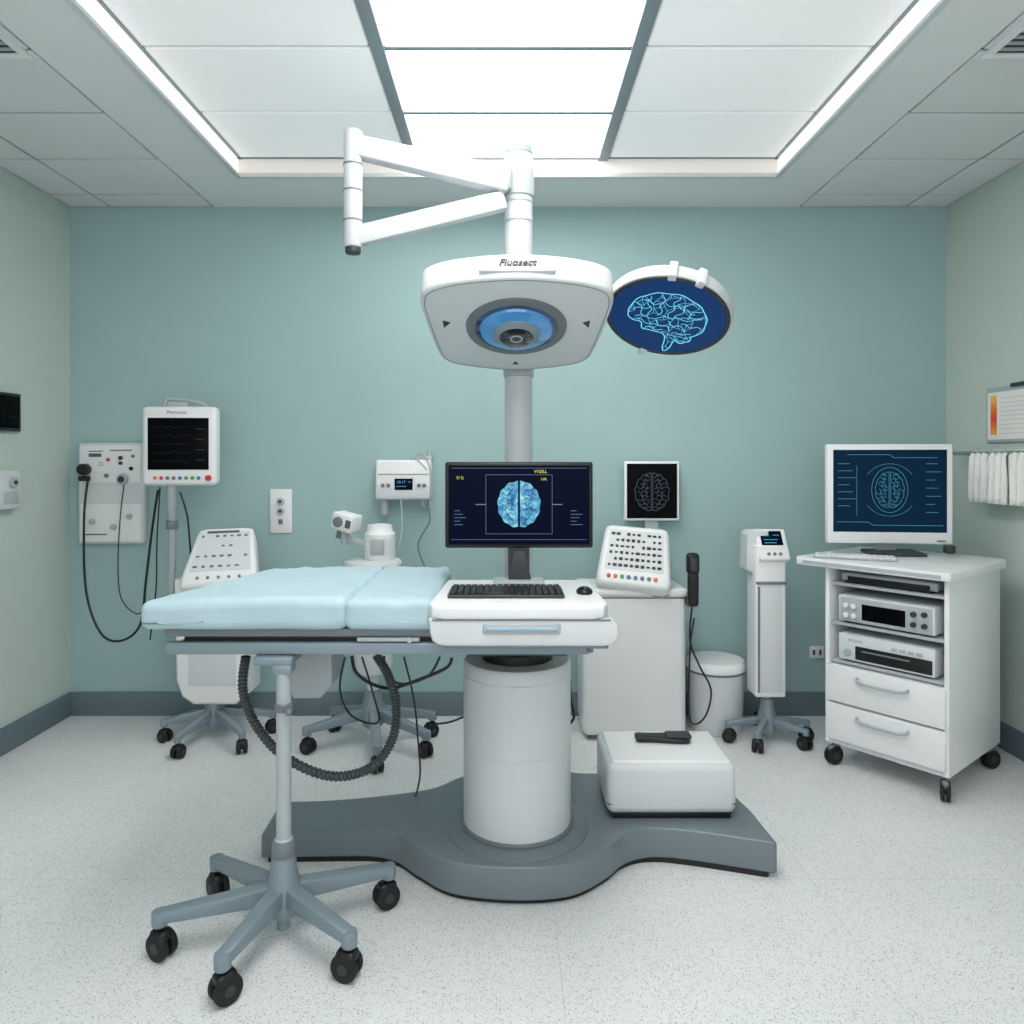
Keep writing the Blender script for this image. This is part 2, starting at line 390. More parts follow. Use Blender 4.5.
def monitor(root, Mx, w, h, d=.035, bez=.02, fm='black', sm='screenb', chin=0, sub=True):
    MB(Mx).box(-w/2, w/2, -h/2, h/2, -d, 0, .008, 3).build('monitor_housing', fm, root)
    return MB(Mx).box(-w/2+bez, w/2-bez, -h/2+bez+chin, h/2-bez, -.004, .0015, .001, 1).build('screen', sm, root)
# ================================================================ OPERATING TABLE
XP, YP = .033, 2.63
tb = thing('operating_table', 'pale blue padded operating table on round white pedestal with wide grey wavy base', 'operating table', (XP, YP, 0))
def P3(l): return [(a, b, 0) for a, b in l]
front = catmull(P3([(-.89,2.60),(-.66,2.605),(-.50,2.605),(-.40,2.57),(-.31,2.48),(-.18,2.38),(.03,2.345),(.21,2.37),(.33,2.46),(.42,2.56),(.52,2.60),(.66,2.58),(.925,2.50)]), 8)
right = [Vector((.935,2.505,0)), Vector((.92,2.74,0)), Vector((.865,3.02,0))]
back = catmull(P3([(.5,3.06),(.30,3.06),(.15,3.12),(-.05,3.12),(-.2,3.02),(-.32,2.91),(-.55,2.86),(-.86,2.85)]), 5)
ol = [(p.x, p.y) for p in front+right+back]+[(-.86,2.79),(-.895,2.79)]
def thin(v):
    t = max(0, min(1, (-v.x-.30)/.55)); t = t*t*(3-2*t)
    return Vector((v.x, v.y, .018+(v.z-.018)*(1-.2*t)))
b = MB(); b.prism(ol, .018, .128, .008, 3, fn=thin); b.build('base', 'floorbase', tb, ang=30)
cx_, cy_ = 0, 2.72
MB().prism([(cx_+(x-cx_)*.975, cy_+(y-cy_)*.95) for x, y in ol], 0, .02, 0).build('base_plinth', 'black', tb)
p = MB(); p.lathe([(.262,.120),(.258,.133),(.240,.142),(.200,.143)], (XP, YP, 0), 72); p.build('base_collar', 'floorbase', tb)
p = MB(); p.lathe([(.192,.127),(.195,.13),(.195,.425),(.1925,.428),(.1925,.432),(.195,.435),(.195,.685),(.1925,.688),(.1925,.692),(.195,.695),(.195,.725),(.188,.735),(.1,.74)], (XP, YP, 0), 72); p.build('pedestal', 'offw', tb)
p = MB(); p.lathe([(.203,.14),(.203,.150),(.196,.156)], (XP, YP, 0), 64); p.build('pedestal_ring', 'grey', tb)
p = MB(); p.lathe([(.13,.735),(.13,.77),(.15,.785),(.15,.862)], (XP, YP, 0), 48); p.build('neck', 'black', tb)
p = MB(); p.box(-.13, .20, 2.36, 2.80, .81, .862, .012); p.build('head_block', 'dgrey', tb)
f = MB(); f.beam((-1.03, 2.215, .928), (.245, 2.215, .928), .03, .026); f.beam((-.95, 2.835, .928), (.245, 2.835, .928), .03, .026)
f.box(-1.05, -1.02, 2.2, 2.72, .914, .941, .006); f.box(.235, .262, 2.2, 2.85, .865, .941, .006); f.box(-1.0, .24, 2.23, 2.82, .926, .938)
f.build('upper_rail', 'grey', tb)
f = MB(); f.box(-1.0, .235, 2.222, 2.8, .885, .93, .004); f.build('rail_core', 'black', tb)
f = MB(); f.box(-1.05, .25, 2.2, 2.235, .860, .898, .007); f.box(-.97, .25, 2.80, 2.84, .860, .898, .007); f.box(-1.03, -.99, 2.23, 2.8, .86, .89, .006)
for x in (-.7, -.35, -.1): f.box(x, x+.05, 2.23, 2.81, .862, .888, .004)
f.build('lower_rail', 'bgrey', tb)
f = MB(); f.box(-.46, -.27, 2.19, 2.215, .903, .914, .003); f.cyl((-.30, 2.2, .908), (-.30, 2.186, .908), .009, n=20, bev=.002); f.build('side_clamp', 'lgrey', tb)
j = MB(Tm(-.72, 2.5, 0)); j.prism([(-.03,.87),(.13,.87),(.13,.70),(.09,.655),(.0,.655),(-.03,.72)], -.09, .09, .012, Mx=Rx(90)); j.build('tilt_motor_housing', 'lgrey', tb)
def wav(seedx, slant=.0, sag=.0):
    def fn(p):
        t = max(0, min(1, (p.x+1.11)/.5)); 
        x = p.x + slant*(1-t)*((p.y-2.2)/.65)
        z = p.z
        if p.z > .97:
            z += .006*noise.noise(Vector((p.x*4+seedx, p.y*7+p.x*5, 1)))+.007*noise.noise(Vector((p.x*13+p.y*12+seedx, p.y*4-p.x*5, 4)))-sag*(1-t)
        y = p.y+.006*noise.noise(Vector((p.x*10, p.z*9, 2+seedx)))
        return Vector((x, y, z))
    return fn
MB().cushion(-1.115, -.487, 2.172, 2.86, .938, 1.040, .032, wav(0, .18, .012), nx=48).build('mattress_section', 'fabric', tb, ang=180)
MB().cushion(-.500, -.222, 2.174, 2.86, .938, 1.035, .028, wav(5, 0), nx=30).build('mattress_section', 'fabric', tb, ang=180)
# ================================================================ CONSOLE on the table
cs = thing('control_console', 'white moulded control console with drawer handle at the end of the table', 'control console', (.03, 2.32, .945))
b = MB(); b.prism([(-.238,2.15),(-.222,2.115),(-.19,2.098),(.25,2.098),(.282,2.115),(.298,2.15),(.285,2.56),(-.215,2.56)], .988, 1.032, .012, 4); b.build('top_deck', 'white', cs, ang=30)
XZ = Rx(90)
b = MB(); b.prism([(-.232,.990),(-.230,.950),(-.222,.925),(-.205,.914),(-.18,.910),(.28,.910),(.308,.914),(.322,.926),(.327,.945),(.324,.968),(.312,.982),(.295,.990)], -2.36, -2.104, .010, 3, Mx=XZ); b.box(-.225, .29, 2.3, 2.555, .945, .990, .006); b.build('lower_body', 'offw', cs, ang=30)
b = MB(); b.box(-.19, .295, 2.110, 2.30, .902, .913, .004); b.build('lower_edge', 'grey', cs)
b = MB(); b.box(-.222, .300, 2.1015, 2.11, .9865, .9895); b.build('deck_seam', 'grey', cs)
b = MB(); b.box(-.075, .155, 2.098, 2.12, .946, .978, .007, 3); b.build('handle_recess', 'lgrey', cs)
b = MB(); b.box(-.065, .145, 2.092, 2.104, .956, .969, .005, 3); b.build('drawer_handle', 'lblue', cs)
def keyboard(name, label, c, rz, w, d, body, keym, nx=15, ny=5):
    t = thing(name, label, 'keyboard', c, rz); W = Tm(c) @ Rz(rz)
    MB(W).box(-w/2, w/2, -d/2, d/2, 0, .010, .004, 3).build('keyboard_body', body, t)
    k = MB(W); kw = (w-.012)/nx; kd = (d-.012)/ny
    for i in range(nx):
        for j in range(ny):
            if j == 0 and 3 < i < 10:
                if i == 4: k.box(-w/2+.006+4*kw+.001, -w/2+.006+10*kw-.001, -d/2+.007, -d/2+.006+kd-.001, .008, .016, .0015, 1)
                continue
            k.box(-w/2+.006+i*kw+.0012, -w/2+.006+(i+1)*kw-.0012, -d/2+.006+j*kd+.0012, -d/2+.006+(j+1)*kd-.0012, .008, .016, .0015, 1)
    k.build('keys', keym, t)
keyboard('keyboard', 'black keyboard lying on the white control console', (-.006, 2.285, 1.033), 0, .36, .17, 'dgrey', 'black', 17, 5)
t = thing('computer_mouse', 'small black mouse to the right of the black keyboard', 'mouse', (.243, 2.29, 1.032))
MB().sphere((.243, 2.29, 1.038), .026, (1, 1.35, .62), n=24).build('mouse_shell', 'black', t)
MB().box(.2405, .2455, 2.262, 2.275, 1.050, 1.0565, .002).build('scroll_wheel', 'grey', t)
cm = thing('computer_monitor', 'black framed monitor with a bright blue brain scan on the control console', 'monitor', (.035, 2.5, 1.032))
Sx = scr(V(519, 505, 2.5), 0, 0)
sc = monitor(cm, Sx, .514, .299, .028, .012)
top_brain(sc, Sx @ Tm(.0, .003, 0), .080, 'brain', 'sulcus', .024, 4, .88, outline=False)
g = MB(Sx)
g.ribbon([(-.115,.105),(.115,.105),(.115,-.10),(-.115,-.10)], .0012, closed=True, z=.002)
for i in range(5): g.ribbon([(-.225,-.02-.012*i),(-.225+.02+.010*(i % 3),-.02-.012*i)], .0016, z=.002); g.ribbon([(.18,-.02-.012*i),(.18+.02+.01*((i*2) % 3),-.02-.012*i)], .0016, z=.002)
g.ribbon([(-.235,-.12),(.235,-.12)], .0012, z=.002); g.ribbon([(-.235,.128),(.235,.128)], .0012, z=.002)
g.ribbon([(-.15,.002),(-.115,.002)], .003, z=.002); g.ribbon([(.115,.002),(.15,.002)], .003, z=.002)
g.build('screen_readout', 'greyglow', sc)
for s_, z_, x, y in (('Y/ S:', .015, -.205, .094), ('V/GILL', .016, .075, .116), ('LAL', .013, .087, .090)):
    g = MB(Sx); g.text(s_, z_, Tm(x, y, .0022)); g.build('screen_text', 'ygreen', sc)
b = MB(); b.box(.0, .075, 2.51, 2.53, 1.05, 1.22, .006); b.prism([(-.0,1.04),(.08,1.04),(.06,1.14),(.02,1.14)], 0, .02, .004, Mx=Tm(0, 2.512, 0) @ Rx(90)); b.build('stand_neck', 'dgrey', cm)
b = MB(); b.box(-.05, .125, 2.45, 2.555, 1.033, 1.042, .004); b.build('stand_foot', 'lgrey', cm)
# ================================================================ SURGICAL BOOM
PX, PY = .044, 3.0
bo = thing('surgical_light_boom', 'tall white post with folding arm, large examination lamp and round blue brain display', 'surgical light', (PX, PY, .128))
b = MB(); b.lathe([(.058,.13),(.058,2.725)], (PX, PY, 0), 40); b.build('post', 'postw', bo)
MB().lathe([(.056,2.72),(.060,2.725),(.060,2.765),(.055,2.785),(.046,2.795),(.02,2.798)], (PX, PY, 0), 40).build('post_cap', 'bgrey', bo)
for prof in ([(.059,2.44),(.0605,2.443),(.0605,2.450),(.059,2.453)], [(.059,2.52),(.0605,2.523),(.0605,2.530),(.059,2.533)], [(.058,1.80),(.064,1.804),(.064,1.84),(.058,1.844)], [(.058,.131),(.085,.131),(.085,.15),(.06,.17)]):
    MB().lathe(prof, (PX, PY, 0), 40).build('post_collar', 'lgrey', bo)
b = MB(); b.lathe([(.060,2.545),(.065,2.55),(.065,2.66),(.060,2.665)], (PX, PY, 0), 40); b.box(PX-.095, PX-.03, PY-.085, PY-.01, 2.555, 2.655, .01); b.build('arm_bracket', 'lgrey', bo)
E = V(353, 190, 2.8)
b = MB(); b.beam(V(508, 182, 2.93), V(356, 147, 2.8), .075, .10, .06, .085, .012); b.build('upper_arm', 'postw', bo)
b = MB(); b.beam(V(504, 201, 2.94), V(356, 237, 2.8), .065, .075, .055, .075, .010); b.build('lower_arm', 'postw', bo)
b = MB(); b.cyl((E.x, E.y, V(0, 248, 2.8).z), (E.x, E.y, V(0, 131, 2.8).z), .036, n=32, bev=.008); b.build('elbow_cylinder', 'postw', bo)
for y in (166, 192, 222): MB().cyl((E.x, E.y, V(0, y, 2.8).z), (E.x, E.y, V(0, y, 2.8).z+.006), .0375, n=32).build('elbow_ring', 'grey', bo)
MB().cyl((E.x, E.y, V(0, 254, 2.8).z), (E.x, E.y, V(0, 247, 2.8).z), .030, n=28, bev=.006).build('elbow_foot', 'dgrey', bo)
Hm = Tm(.030, 2.6, 1.936) @ Rx(158)
hp = [(-.325,.05),(-.33,.16),(-.30,.225),(-.19,.27),(0,.292),(.19,.27),(.30,.225),(.33,.16),(.325,.05),(.305,-.14),(.28,-.24),(.20,-.29),(0,-.325),(-.20,-.29),(-.28,-.24),(-.305,-.14)]
hpc = [(p.x, p.y) for p in catmull([(a, b_, 0) for a, b_ in hp], 5, True)]
MB(Hm).prism(hpc, -.098, 0, .012, 4).build('lamp_head', 'offw', bo)
hpi = [(x*.93, y*.93) for x, y in hpc]
MB(Hm).prism(hpi, -.112, -.09, .008).build('lamp_head_cover', 'postw', bo)
b = MB(Hm); b.ribbon([(x*.955, y*.955) for x, y in hpc], .003, closed=True, z=.0008); b.build('lamp_face_seam', 'grey', bo)
L_ = MB(Hm); L_.lathe([(.182,0),(.180,.008),(.150,.010),(.146,.004),(.14,.004)], n=64, caps=False); L_.build('lamp_bezel', 'grey', bo)
MB(Hm).lathe([(.150,.001),(.148,.009),(.115,.012),(.112,.003)], n=64).build('glow_ring', 'deepblue', bo)
MB(Hm).lathe([(.132,.011),(.128,.02),(.085,.03),(.08,.02)], n=64).build('lens_dome', 'glowblue', bo)
MB(Hm).lathe([(.088,.02),(.085,.035),(.062,.046),(.055,.04)], n=48).build('lens_barrel', 'bgrey', bo)
MB(Hm).lathe([(.06,.03),(.058,.048),(.040,.052),(.034,.048),(.02,.050),(.005,.051)], n=40).build('lens', 'lens', bo)
MB(Hm).lathe([(.024,.050),(.022,.053),(.018,.053),(.017,.05)], n=32, caps=False).build('lens_ring', 'lgrey', bo)
b = MB(Hm)
for s in (-1, 1): b.poly([(s*.235,.03),(s*.262,.045),(s*.262,-.005)], z=.001)
b.poly([(-.014,-.27),(.014,-.27),(0,-.243)], z=.001); b.build('face_marking', 'dgrey', bo)
fr = MB(Hm @ Tm(0, .290, -.050) @ Rx(-90)); fr.box(-.125, .125, -.028, .028, -.008, .010, .005); fr.build('name_plate', 'offw', bo)
b = MB(Hm @ Tm(0, .303, -.052) @ Rx(-90)); b.text('Fluosect', .036, Tm(.0, 0, .0), .25, .0006, .0015); b.build('lettering', 'black', bo)
b = MB(); b.cyl((.03, 2.66, 2.0), (.04, 2.96, 2.02), .045, n=24); b.lathe([(.059,1.95),(.07,1.955),(.07,2.10),(.059,2.105)], (PX, PY, 0), 40); b.build('lamp_mount', 'lgrey', bo)
n_ = Vector((-.22, -.42, -.88)).normalized(); x_ = Vector((1, 0, -.13)); x_ = (x_-n_*x_.dot(n_)).normalized(); y_ = n_.cross(x_)
cD = V(667, 318, 2.6)
Dm = Matrix(((x_.x, y_.x, n_.x, cD.x), (x_.y, y_.y, n_.y, cD.y), (x_.z, y_.z, n_.z, cD.z), (0, 0, 0, 1)))
MB(Dm).lathe([(.15,-.065),(.205,-.06),(.225,-.045),(.229,-.01),(.226,0),(.215,.002)], n=72).build('display_housing', 'postw', bo)
MB(Dm).lathe([(.222,-.002),(.220,.004),(.208,.005),(.206,.002)], n=72, caps=False).build('display_bezel', 'dgrey', bo)
ds = MB(Dm).lathe([(.2115,.0),(.2115,.0028)], n=72).build('round_screen', 'screenl', bo)
bl = MB(Dm @ Matrix.Diagonal((.140, .165, 1, 1)))
so = [(p.x, p.y) for p in catmull([(a, b_, 0) for a, b_ in SIDE], 4, True)]
bl.ribbon([(x*(1+.012*math.sin(i*1.3)), y*(1+.02*math.sin(i*1.3))) for i, (x, y) in enumerate(so)], .024, closed=True, z=.0045)
for l in net_lines(SIDE, 70, 3): bl.ribbon(l, .008, z=.0045)
def fold(p0, p1, amp, fq, ph, n=16):
    dx, dy = p1[0]-p0[0], p1[1]-p0[1]; L = math.hypot(dx, dy); nx, ny = -dy/L, dx/L
    return [(p0[0]+dx*i/n+nx*amp*math.sin(fq*i/n*2*PI+ph), p0[1]+dy*i/n+ny*amp*math.sin(fq*i/n*2*PI+ph)) for i in range(n+1)]
for p0, p1, am, fq, ph in (((-.8,-.12),(.15,.05),.05,1.6,0),((.15,.05),(.85,.18),.05,1.2,1),((-.6,-.05),(-.85,.38),.04,1.3,0),((-.45,.0),(-.62,.62),.05,1.7,1),((-.22,.05),(-.28,.76),.05,1.9,2),((.02,.08),(.08,.80),.05,1.9,0),((.2,.1),(.42,.74),.05,1.7,1),((.36,.1),(.72,.52),.05,1.5,2),((.5,.12),(.90,.30),.04,1.3,0),((-.9,.1),(-.5,.3),.04,1,0),((-.7,.45),(-.3,.42),.04,1.2,0),((-.2,.48),(.25,.45),.04,1.3,2),((.3,.42),(.62,.34),.04,1,0),((-.75,-.2),(-.2,-.3),.04,1.4,0),((-.3,-.15),(.2,-.35),.05,1.5,1),((.05,-.1),(.6,-.25),.05,1.5,2),((.4,-.08),(.92,-.1),.04,1.5,0),((-.45,-.42),(.0,-.42),.03,1.2,0),((.25,-.45),(.75,-.38),.03,1.4,0),((.2,-.55),(.72,-.52),.02,2,0),((.25,-.63),(.62,-.66),.02,2,1)):
    bl.ribbon(fold(p0, p1, am, fq, ph), .015, z=.0048)
bl.build('brain_lines', 'cyan', ds)
for a in (75, 100, -100):
    b = MB(Dm); b.box(-.016, .016, -.014, .014, -.05, .012, .004, Mx=Rz(a) @ Tm(.226, 0, 0)); b.build('display_latch', 'offw', bo)
b = MB(); b.cyl(V(600, 300, 2.62), V(620, 296, 2.66), .018, n=18, bev=.003); b.build('display_hinge', 'grey', bo)
# ================================================================ CASE on base
fb = thing('equipment_case', 'rounded white case standing on the right end of the table base', 'case', (.6, 2.82, .129))
b = MB(); b.box(.365, .845, 2.65, 2.985, .148, .335, .030, 5); b.build('case_body', 'offw', fb, ang=30)
MB().box(.385, .828, 2.665, 2.97, .129, .156, .006).build('case_plinth', 'black', fb)
MB().box(.366, .844, 2.6515, 2.984, .186, .188).build('case_seam', 'grey', fb)
b = MB(); b.box(.385, .825, 2.67, 2.965, .326, .341, .012, 4); b.build('case_lid', 'white', fb, ang=30)
ft = thing('foot_pedal', 'black foot pedal lying on top of the white case', 'foot pedal', (.62, 2.84, .342))
Mf = Tm(.615, 2.86, .342)
MB(Mf).cushion(-.11, .10, -.035, .035, 0, .022, .011, nx=12, fn=lambda p: Vector((p.x, p.y*(1+.25*math.sin(p.x*22)), p.z*(1-2*p.x)))).build('pedal_body', 'black', ft, ang=180)
MB(Mf).cushion(.01, .11, -.028, .03, .012, .030, .009, nx=8).build('treadle', 'dgrey', ft, ang=180)
# ================================================================ FRONT STAND
SX, SY = -.685, 2.2
sd = thing('rolling_stand', 'blue grey five-legged rolling stand with black castors supporting the table end', 'rolling stand', (SX, SY, 0))
star(sd, SX, SY, [(-1.02,2.11),(-.39,2.35),(-.765,1.93),(-.445,2.02),(-.97,2.40)], .17, .05, 'bgrey', .04, armh=.05, aw=.05, drop=.105)
MB().cyl((SX, SY, .03), (SX, SY, .15), .02, n=20).build('lower_spindle', 'bgrey', sd)
b = MB(); b.lathe([(.026,.25),(.028,.254),(.028,.30),(.0225,.305),(.0225,.83),(.018,.833)], (SX, SY, 0), 28); b.build('pole', 'lgrey', sd)
b = MB(); b.lathe([(.034,.245),(.036,.25),(.036,.29),(.030,.30)], (SX, SY, 0), 28)
b.build('pole_collar', 'grey', sd)
b = MB(); b.box(SX-.09, SX+.03, SY-.02, SY+.17, .832, .858, .006); b.box(SX-.03, SX+.03, SY-.025, SY+.03, .805, .835, .008); b.build('top_bracket', 'bgrey', sd)
b = MB(); b.lathe([(.0235,.69),(.028,.694),(.028,.712),(.0235,.716)], (SX, SY, 0), 24); b.cyl((SX, SY-.02, .70), (SX+.025, SY-.04, .70), .006, n=12); b.sphere((SX+.028, SY-.043, .70), .011); b.build('height_knob', 'grey', sd)
# ================================================================ HOSE and cables
hp_ = [V(246,656,2.42), V(243,690,2.42), V(256,725,2.42), V(285,757,2.40), V(330,776,2.40), V(370,768,2.42), V(392,740,2.46), V(396,705,2.5), V(388,675,2.5), V(376,655,2.5)]
N_ = 30
MB().tube(hp_, .014, 14, N_, rf=lambda i: .0165 if i % 3 else .0125).build('corrugated_hose', 'hose', loc=tuple(hp_[0]), label='dark ribbed hose looping down under the blue table', cat='hose', ang=60)
def cable(name, pts, r, m, label, cat='cable', group=None):
    return MB().tube(pts, r, 8, 8).build(name, m, loc=tuple(pts[0]), label=label, cat=cat, group=group, ang=180)
cable('cable', [V(352,656,2.5),V(356,672,2.5),V(372,684,2.52),V(392,688,2.55),V(418,680,2.56),V(446,668,2.56),V(452,658,2.56)], .006, 'black', 'thick black cable sagging beneath the table beside the pedestal')
cable('cable', [V(384,656,2.6),V(386,674,2.6),V(402,684,2.62),V(428,676,2.64),V(440,657,2.64)], .005, 'dgrey', 'dark grey cable in a short loop beneath the table')
cable('cable', [V(345,657,2.45),V(340,690,2.45),V(352,716,2.5),V(378,722,2.52),V(372,690,2.52),V(362,657,2.5)], .0035, 'black', 'thin black cable hanging in a deep loop inside the ribbed hose')
cable('cable', [V(404,657,2.6),V(414,700,2.62),V(418,740,2.64),V(420,775,2.66),V(414,800,2.9),V(408,806,3.0)], .0035, 'black', 'thin black cable dropping from the table to a plug behind the base')
b = MB(); b.box(-.028, .028, -.012, .012, 0, .018, .005, Mx=Tm(-.44, 3.02, 0) @ Rz(20)); b.cyl((-.47, 3.0, .01), (-.49, 2.99, .01), .004, n=8); b.build('cable_plug', 'black', loc=(-.44, 3.02, 0), label='small black plug on the floor left of the table base', cat='plug')
cable('cable', [V(436,724,3.5),V(450,722,3.4),V(466,716,3.3),V(480,712,3.2)], .005, 'black', 'short black cable between the scope cart and the pedestal')
cable('cable', [V(570,680,3.85),V(571,700,3.85),V(574,716,3.85),V(570,724,3.87)], .007, 'black', 'short black cable hanging just right of the pedestal')
cable('cable', [V(88,478,4.03),V(84,520,3.98),V(86,590,3.95),V(100,632,3.92),V(120,641,3.9),V(140,625,3.88),V(146,580,3.86),V(152,530,3.85),V(158,490,3.83)], .0065, 'black', 'long black cable drooping from the wall gas panel to the patient monitor')
cable('cable', [V(124,485,4.03),V(120,520,3.99),V(118,570,3.97),V(122,600,3.95),V(138,614,3.93),V(150,600,3.9)], .0035, 'dgrey', 'thin grey tube hanging from the dial of the wall gas panel')
cable('cable', [V(180,492,3.8),V(187,515,3.8),V(190,545,3.82),V(192,575,3.85)], .005, 'black', 'short black cable from the patient monitor down behind the left keypad machine')
cable('cable', [V(160,487,3.83),V(157,540,3.83),V(156,590,3.83),V(150,640,3.85)], .004, 'black', 'thin black cable hanging straight below the patient monitor')
# ================================================================ WALL GAS PANEL
gp = thing('medical_gas_panel', 'pale wall panel with dial, black plug and outlets beside the left corner', 'gas panel', (-2.24, 4.11, 1.27))
Gm = scr((-2.24, 4.06, 1.268))
MB(Gm).box(-.185, .185, -.285, .285, -.048, 0, .012, 3).build('panel_housing', 'offw', gp)
b = MB(Gm); b.box(-.17, .17, .06, .27, 0, .006, .004); b.box(-.17, .17, -.27, -.06, 0, .004, .003); b.build('faceplate', 'white', gp)
b = MB(Gm); b.cyl((-.135,.135,.005), (-.135,.135,.05), .032, n=28, bev=.004); b.box(-.16,-.11,.07,.10,.003,.045,.006); b.build('power_plug', 'black', gp)
b = MB(Gm); b.cyl((.075,.08,.005), (.075,.08,.03), .030, n=28, bev=.004); b.build('dial', 'lgrey', gp)
b = MB(Gm); b.cyl((.075,.08,.03), (.075,.08,.036), .018, n=20); b.build('dial_centre', 'dgrey', gp)
for i, (x, y, r, m) in enumerate(((-.01,.19,.010,'red'),(.06,.20,.012,'dgrey'),(.06,.17,.01,'dgrey'),(.12,.14,.011,'black'),(-.02,.10,.012,'grey'),(.13,.21,.009,'grey'))):
    MB(Gm).cyl((x, y, .004), (x, y, .016), r, n=18, bev=.002).build('button', m, gp)
for x, y in ((-.10,-.16),(.02,-.19),(.11,-.13)):
    b = MB(Gm); b.cyl((x, y, .003), (x, y, .02), .016, n=24, bev=.003); b.build('gas_outlet', 'lgrey', gp)
b = MB(Gm); b.box(-.12,-.05,.205,.225,.006,.008); b.box(-.12,-.04,.235,.24,.006,.008); b.box(.0,.12,.24,.246,.006,.008); b.box(-.15,-.02,-.235,-.228,.004,.006); b.text('21', .035, Tm(-.05,.165,.0075)); b.build('printed_label', 'ink', gp)
# ================================================================ KEYPAD CART (left)
KX, KY = -1.54, 3.78
kc = thing('keypad_machine', 'white medical keypad machine on a grey castor base behind the left end of the table', 'medical machine', (KX, KY, 0))
star(kc, KX, KY, ring_ends(KX+.03, KY-.02, .27, (-172, -112, -45, 20, 120)), .17, .05, 'bgrey', .032, armh=.04, aw=.04, drop=.09)
b = MB(); b.prism([(-1.71,.32),(-1.68,.235),(-1.62,.195),(-1.40,.195),(-1.35,.24),(-1.34,.84),(-1.72,.84)], -.12, .12, .02, 3, Mx=Tm(0, KY+.04, 0) @ Rx(90)); b.build('machine_body', 'white', kc)
MB().box(-1.64, -1.40, KY-.086, KY-.078, .30, .55, .003).build('front_panel', 'offw', kc)
def keypad(root, Kx, w0, w1, h, th, rows_, cols_, dark, seed, ks=1.0, skip=.16):
    rnd = random.Random(seed)
    ro = [(-w0/2+.03,-h/2),(w0/2-.03,-h/2),(w0/2-.006,-h/2+.012),(w0/2,-h/2+.05),(w1/2,h/2-.04),(w1/2-.01,h/2-.01),(w1/2-.04,h/2),(-w1/2+.04,h/2),(-w1/2+.01,h/2-.01),(-w1/2,h/2-.04),(-w0/2,-h/2+.05),(-w0/2+.006,-h/2+.012)]
    MB(Kx).prism(ro, -th, 0, .026, 5).build('keypad_housing', 'white', root, ang=30)
    MB(Kx).prism([(x*1.01, y*1.01) for x, y in ro], -th*.62, -th*.58).build('housing_seam', 'grey', root)
    MB(Kx).prism([(-w1*.42,h*.40),(w1*.42,h*.40),(w0*.40,-h*.26),(-w0*.40,-h*.26)], -.001, .002).build('keypad_face', 'offw', root)
    for j in range(rows_):
        v = h*.33-(h*.52)*j/(rows_-1); ww = (w1+(w0-w1)*(h*.5-v)/h)*.70
        for i in range(cols_):
            u = -ww/2+ww*i/(cols_-1)
            if rnd.random() < skip: continue
            kh = h*(.012+.009*rnd.random())*ks; kw = ww/cols_*(.22+.16*rnd.random())*ks
            MB(Kx).box(u-kw, u+kw, v-kh, v+kh, .001, .007, .002, 1).build('key', dark, root)
Kx = scr(V(222, 555, 3.68), 8, -42) @ Rz(2)
keypad(kc, Kx, .37, .29, .36, .16, 4, 7, 'grey', 2, .85, .3)
for i in range(5): MB(Kx).cyl((-.10+.05*i, -.135, 0), (-.10+.05*i, -.135, .008), .007, n=14).build('knob', 'grey', kc)
MB(Kx).box(-.09, .07, .138, .152, .001, .004, .001).build('display_strip', 'ink', kc)
# ================================================================ PATIENT MONITOR on pole
pm = thing('patient_monitor', 'white patient monitor with black screen and row of coloured buttons on a pole', 'patient monitor', (-1.79, 3.80, .5))
Pm = scr(V(178.5, 446, 3.78), 3, 0)
b = MB(Pm); b.box(-.192, .192, -.209, .209, -.085, 0, .026, 4); b.build('monitor_housing', 'white', pm, ang=30)
ps = MB(Pm).box(-.158, .156, -.125, .148, -.002, .003, .004).build('screen', 'screen', pm)
g = MB(Pm)
for i in range(5): g.ribbon([(-.14+.012*k, .10-.045*i+.005*math.sin(k*1.7+i)*(1 if k % 5 else 2)) for k in range(18)], .0016, z=.004)
for i in range(4): g.ribbon([(.09,.09-.055*i),(.135,.09-.055*i)], .005, z=.004)
g.build('waveform', 'inkd', ps)
b = MB(Pm); b.text('Pharmacat', .024, Tm(-.01, .177, .001)); b.build('lettering', 'dgrey', pm)
for i, m in enumerate(('orange','red','grey','grey','blue','grey','green','blue')):
    MB(Pm).cyl((-.12+.032*i, -.168, -.002), (-.12+.032*i, -.168, .006), .0095, n=16, bev=.002).build('button', m, pm)
MB(Pm).cyl((.155,-.168,-.002), (.155,-.168,.012), .016, n=20, bev=.003).build('control_knob', 'red', pm)
b = MB(Pm); b.tube([(-.09,.20,-.05),(-.085,.238,-.05),(-.06,.25,-.05),(.08,.235,-.05),(.13,.205,-.05)], .010, 10); b.box(-.07,.03,.205,.235,-.06,-.03,.006); b.build('carry_handle', 'lgrey', pm)
PXm = -1.787
b = MB(); b.lathe([(.020,.60),(.020,1.19),(.027,1.20),(.027,1.34)], (PXm, 3.83, 0), 24); b.build('pole', 'lgrey', pm)
MB().lathe([(.028,1.09),(.031,1.095),(.031,1.13),(.028,1.135)], (PXm, 3.83, 0), 24).build('pole_collar', 'grey', pm)
MB().box(PXm-.025, PXm+.068, 3.80, 3.86, .62, .68, .01).build('pole_clamp', 'grey', pm)
